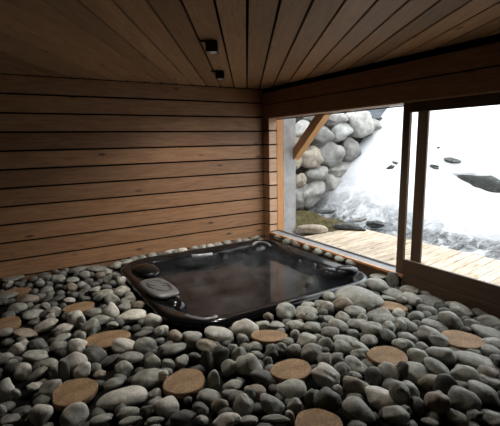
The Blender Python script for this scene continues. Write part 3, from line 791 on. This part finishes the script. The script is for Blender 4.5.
def rock(name, P, a, b, c, R, mat, seed, label, cat, group, rough=.2, planes=8):
    rng = np.random.default_rng(seed); V = river_shape(ICO_V, rng, rough, planes)
    V = V*(1+.035*np.sin(ICO_V@rng.normal(size=3)*5)+.025*np.sin(ICO_V@rng.normal(size=3)*9)+.015*np.sin(ICO_V@rng.normal(size=3)*16))[:, None]*np.array([a, b, c])
    o = link(name, stone_mesh(name, V, ICO_F, mat)); Mx = Matrix(R).to_4x4(); Mx.translation = Vector(P); o.matrix_world = Mx
    return tag(o, label, cat, group)
for i, ((px, py, w, h, a, t), P) in enumerate(zip(ROCKS, rp)):
    k = proj(P)[2]/F; d = (P-CAM); az = math.atan2(d[1], d[0])-PI/2
    R = Matrix.Rotation(az, 3, 'Z') @ Matrix.Rotation(-math.radians(a), 3, 'Y')
    o = rock('snow_rock', (P[0], P[1], P[2]), w/2*k, w/2*k*.7, h/2*k, R, M_ROCKD, 50+i, RL[i], 'rock', 'dark rocks in the snow', .42, 6)
    if i == 0:
        me_ = stone_mesh('snow_cap', river_shape(ICO_V, np.random.default_rng(9), .2, 3)*np.array([w*.50*k, w*.36*k, h*.36*k]), ICO_F, M_SNOW)
        sc = link('snow_cap', me_, None, o, (-.07, .07, h*.50*k)); tag(sc, 'white snow cap')

# far wooded hill
bm = bmesh.new(); g = []
for i in range(40):
    row = []
    for j in range(60):
        x = 24+i*1.2; y = -40+j*2.0
        h = .4+(x-24)*.30+2.0*noise.noise(Vector((x*.08, y*.08, 0)))+1.2*noise.noise(Vector((x*.5, y*.5, 2)))
        row.append(bm.verts.new((x, y, h-1.0)))
    g.append(row)
for i in range(39):
    for j in range(59): bm.faces.new((g[i][j], g[i+1][j], g[i+1][j+1], g[i][j+1]))
tag(bm_obj('hills', bm, M_HILL, smooth=True), 'hazy wooded hillside beyond the snow', 'hill', kind='structure')
# outside ground under everything
bm = bmesh.new(); box(bm, .18, 60, -45, 80, -1.2, -.3)
tag(bm_obj('ground', bm, M_EARTH), kind='structure')

# retaining wall core and its boulders
bm = bmesh.new(); box(bm, .5, 3.5, WY+.45, WY+.65, -.3, 2.4)
tag(bm_obj('wall_outdoor', bm, plain('dark_joint_earth', (.035, .032, .028), .95, .1, var=.3)), kind='structure')
B = [(230,80,100,56,0,'g','top boulder just under the header'),(165,150,104,88,-10,'g','boulder directly right of the orange brace'),(265,130,98,78,8,'p','whitest boulder of the wall'),
 (328,100,112,112,-20,'g','big boulder at the upper right'),(385,112,64,60,-10,'g','uppermost boulder at the right end'),(210,225,112,104,5,'g','broad boulder in the middle of the wall'),
 (292,215,72,116,-10,'g','tall bluish boulder at the right'),(118,240,96,88,0,'w','warm tan boulder below the brace foot'),(255,287,104,62,5,'g','flat boulder at the right edge by the snow'),
 (150,310,104,68,0,'g','wide flat boulder left of the dark gap'),(78,335,50,62,0,'w','small tan boulder beside the grey post, lower one'),(125,392,116,100,15,'g','big boulder at the bottom of the wall'),
 (212,357,80,96,-35,'g','slanted boulder rising from the snow'),(80,410,60,90,0,'g','boulder low down beside the grey post'),(90,120,70,70,0,'g','boulder half hidden by the brace'),
 (335,58,90,34,0,'g','topmost flat boulder under the header'),(410,127,34,18,15,'d','small dark rock poking out at the right end'),(160,357,34,40,0,'d','small dark wedge stone between boulders'),
 (80,190,50,70,0,'w','boulder behind the foot of the brace'),(60,260,40,70,0,'w','tan boulder against the post, upper one'), (150,60,90,50,0,'g','boulder behind the top of the brace'),(408,76,30,12,0,'d','thin dark ledge stone at top right'),
 (185,205,40,30,0,'d','small dark stone beside the broad middle boulder'),(205,300,30,40,0,'d','dark wedge stone below the broad middle boulder'),(300,285,26,40,0,'d','dark stone at the snow edge')]
for i, (x, y, w, h, a, t, lb) in enumerate(B):
    px, py = 280+x/4.167, 100+y/4.167
    P = at_y(px, py, WY); k = proj(P)[2]/F; d = P-CAM
    foresh = abs(d[1])/np.linalg.norm(d[:2])
    A = w/4.167/2*k/foresh*1.0; Cc = h/4.167/2*k*1.08; Bq = min(.24, .8*min(A, Cc)+.05)
    dep = Bq*.55 if t != 'd' else Bq
    R = Matrix.Rotation(-math.radians(a), 3, 'Y') @ Matrix.Rotation(.0, 3, 'Z')
    P = at_y(px, py, WY+.12+(.06 if t == 'd' else 0))
    rock('boulder', P, A, Bq, Cc, R, {'g': M_BOULD, 'p': M_BOULDP, 'w': M_BOULDW, 'd': M_ROCKD}[t], 200+i, f"{lb}, retaining wall outside", 'boulder', 'boulders of the retaining wall', .22, 9)

# turf strip at the foot of the wall
bm = bmesh.new(); gx_ = np.linspace(.45, 2.0, 34); gy_ = np.linspace(-.42, 1.3, 34); gg = []
def turf_h(x, y): return .07+.05*smooth(-.4, .9, y)+.05*noise.noise(Vector((x*3, y*3, 0)))-.25*smooth(1.5, 2.0, x)
for x in gx_: gg.append([bm.verts.new((x, y, turf_h(x, y))) for y in gy_])
for i in range(33):
    for j in range(33): bm.faces.new((gg[i][j], gg[i+1][j], gg[i+1][j+1], gg[i][j+1]))
tag(bm_obj('turf', bm, M_EARTH, smooth=True), 'brown turf bank at the foot of the boulder wall', 'turf', kind='structure')
bm = bmesh.new()
for _ in range(5200):
    x, y = random.uniform(.45, 1.75), random.uniform(-.35, 1.0)
    if noise.noise(Vector((x*2.2, y*2.2, 7))) < -.12: continue
    z = turf_h(x, y); a = random.uniform(0, 6.28); h = random.uniform(.02, .055); l = random.uniform(0, .05); wd = .004
    p = Vector((x, y, z-.005)); s = Vector((math.cos(a), math.sin(a), 0)); t = Vector((-math.sin(a)*l, math.cos(a)*l, h))
    bm.faces.new([bm.verts.new(p-s*wd), bm.verts.new(p+s*wd), bm.verts.new(p+t)])
tag(bm_obj('grass', bm, M_GRASS), 'short olive grass between the boulder wall and the deck', 'grass', kind='stuff')
CURB = [(311.5, 229.5, 33, 11, 0, 'g', 'long low brownish stone edging the deck beside the grey post'), (350, 227.5, 32, 7.5, -3, 'd', 'thin dark edging stone at the deck, right of the long low stone'),
        (375, 224, 18, 8, 0, 'd', 'dark edging rock half buried in snow at the deck end'), (325, 212, 22, 4, 3, 'd', 'flat dark slab lying on the turf below the boulder wall'), (360, 219.5, 14, 5, 10, 'g', 'small grey rock at the snow edge above the deck')]
for i, (px, py, w, h, a, t, lb) in enumerate(CURB):
    z = .13 if i < 3 else .15
    P = at_z(px, py, z); k = proj(P)[2]/F; d = P-CAM; az = math.atan2(d[1], d[0])-PI/2
    R = Matrix.Rotation(az-.1, 3, 'Z') @ Matrix.Rotation(-math.radians(a), 3, 'Y')
    rock('edging_stone', P, w/2*k, max(.05, h*k*.7), h/2*k, R, M_STONE['b'] if i == 0 else M_ROCKD if t == 'd' else M_BOULD, 300+i, lb, 'stone', 'stones edging the deck', .16, 8)

# grey post and brace outside the window
XP = .32
ya, yb = at_x(283, 170, XP)[1], at_x(296.5, 170, XP)[1]
bm = bmesh.new(); box(bm, .246, .46, YJ-.005, YJ+.16, .06, 2.0, .005)
tag(bm_obj('timber_post', bm, M_POST), 'grey weathered upright post just outside the window jamb', 'post')
p0, p1 = np.array((.47, -.10, 1.185)), np.array((.47, -.77, 1.785))
dv = Vector(p1-p0); Ln = dv.length
bm = bmesh.new(); box(bm, -.055, .055, -.062, .062, 0, Ln+.3, .004)
o = bm_obj('brace', bm, M_BRACE, None, tuple(p0))
zz = dv.normalized(); xx = Vector((1, 0, 0)); yy = zz.cross(xx)
Mb = Matrix((xx, yy, zz)).transposed().to_4x4(); Mb.translation = Vector(p0)
o.matrix_world = Mb
tag(o, 'orange diagonal timber brace rising from the grey post to the eaves', 'brace')

# ------------------------------------------------------------------ light: overcast winter sky and the lit ceiling spots
w = bpy.data.worlds.new('world'); bpy.context.scene.world = w; w.use_nodes = True
bg = w.node_tree.nodes['Background']; bg.inputs[0].default_value = (.93, .965, 1.0, 1); bg.inputs[1].default_value = 2.8
for x, y, e in LAMPS:     # the two spots seen above the tub, their light added to brighten the room
    ld = bpy.data.lights.new('ceiling_spot_light', 'SPOT'); ld.energy = e; ld.color = (1, .94, .85); ld.spot_size = math.radians(150); ld.spot_blend = 1.0; ld.shadow_soft_size = .03
    lo = bpy.data.objects.new('ceiling_spot_light', ld); C.objects.link(lo); lo.location = (x, y, 1.985)
sc = bpy.context.scene
sc.view_settings.view_transform = 'Standard'; sc.view_settings.look = 'None'; sc.view_settings.exposure = 1.05; sc.view_settings.gamma = 1.0
sc.view_settings.use_curve_mapping = False
cy = sc.cycles
cy.use_denoising = True
cy.max_bounces = 10; cy.diffuse_bounces = 6; cy.glossy_bounces = 4; cy.transmission_bounces = 6; cy.transparent_max_bounces = 12
cy.sample_clamp_indirect = 8
bpy.context.view_layer.update()
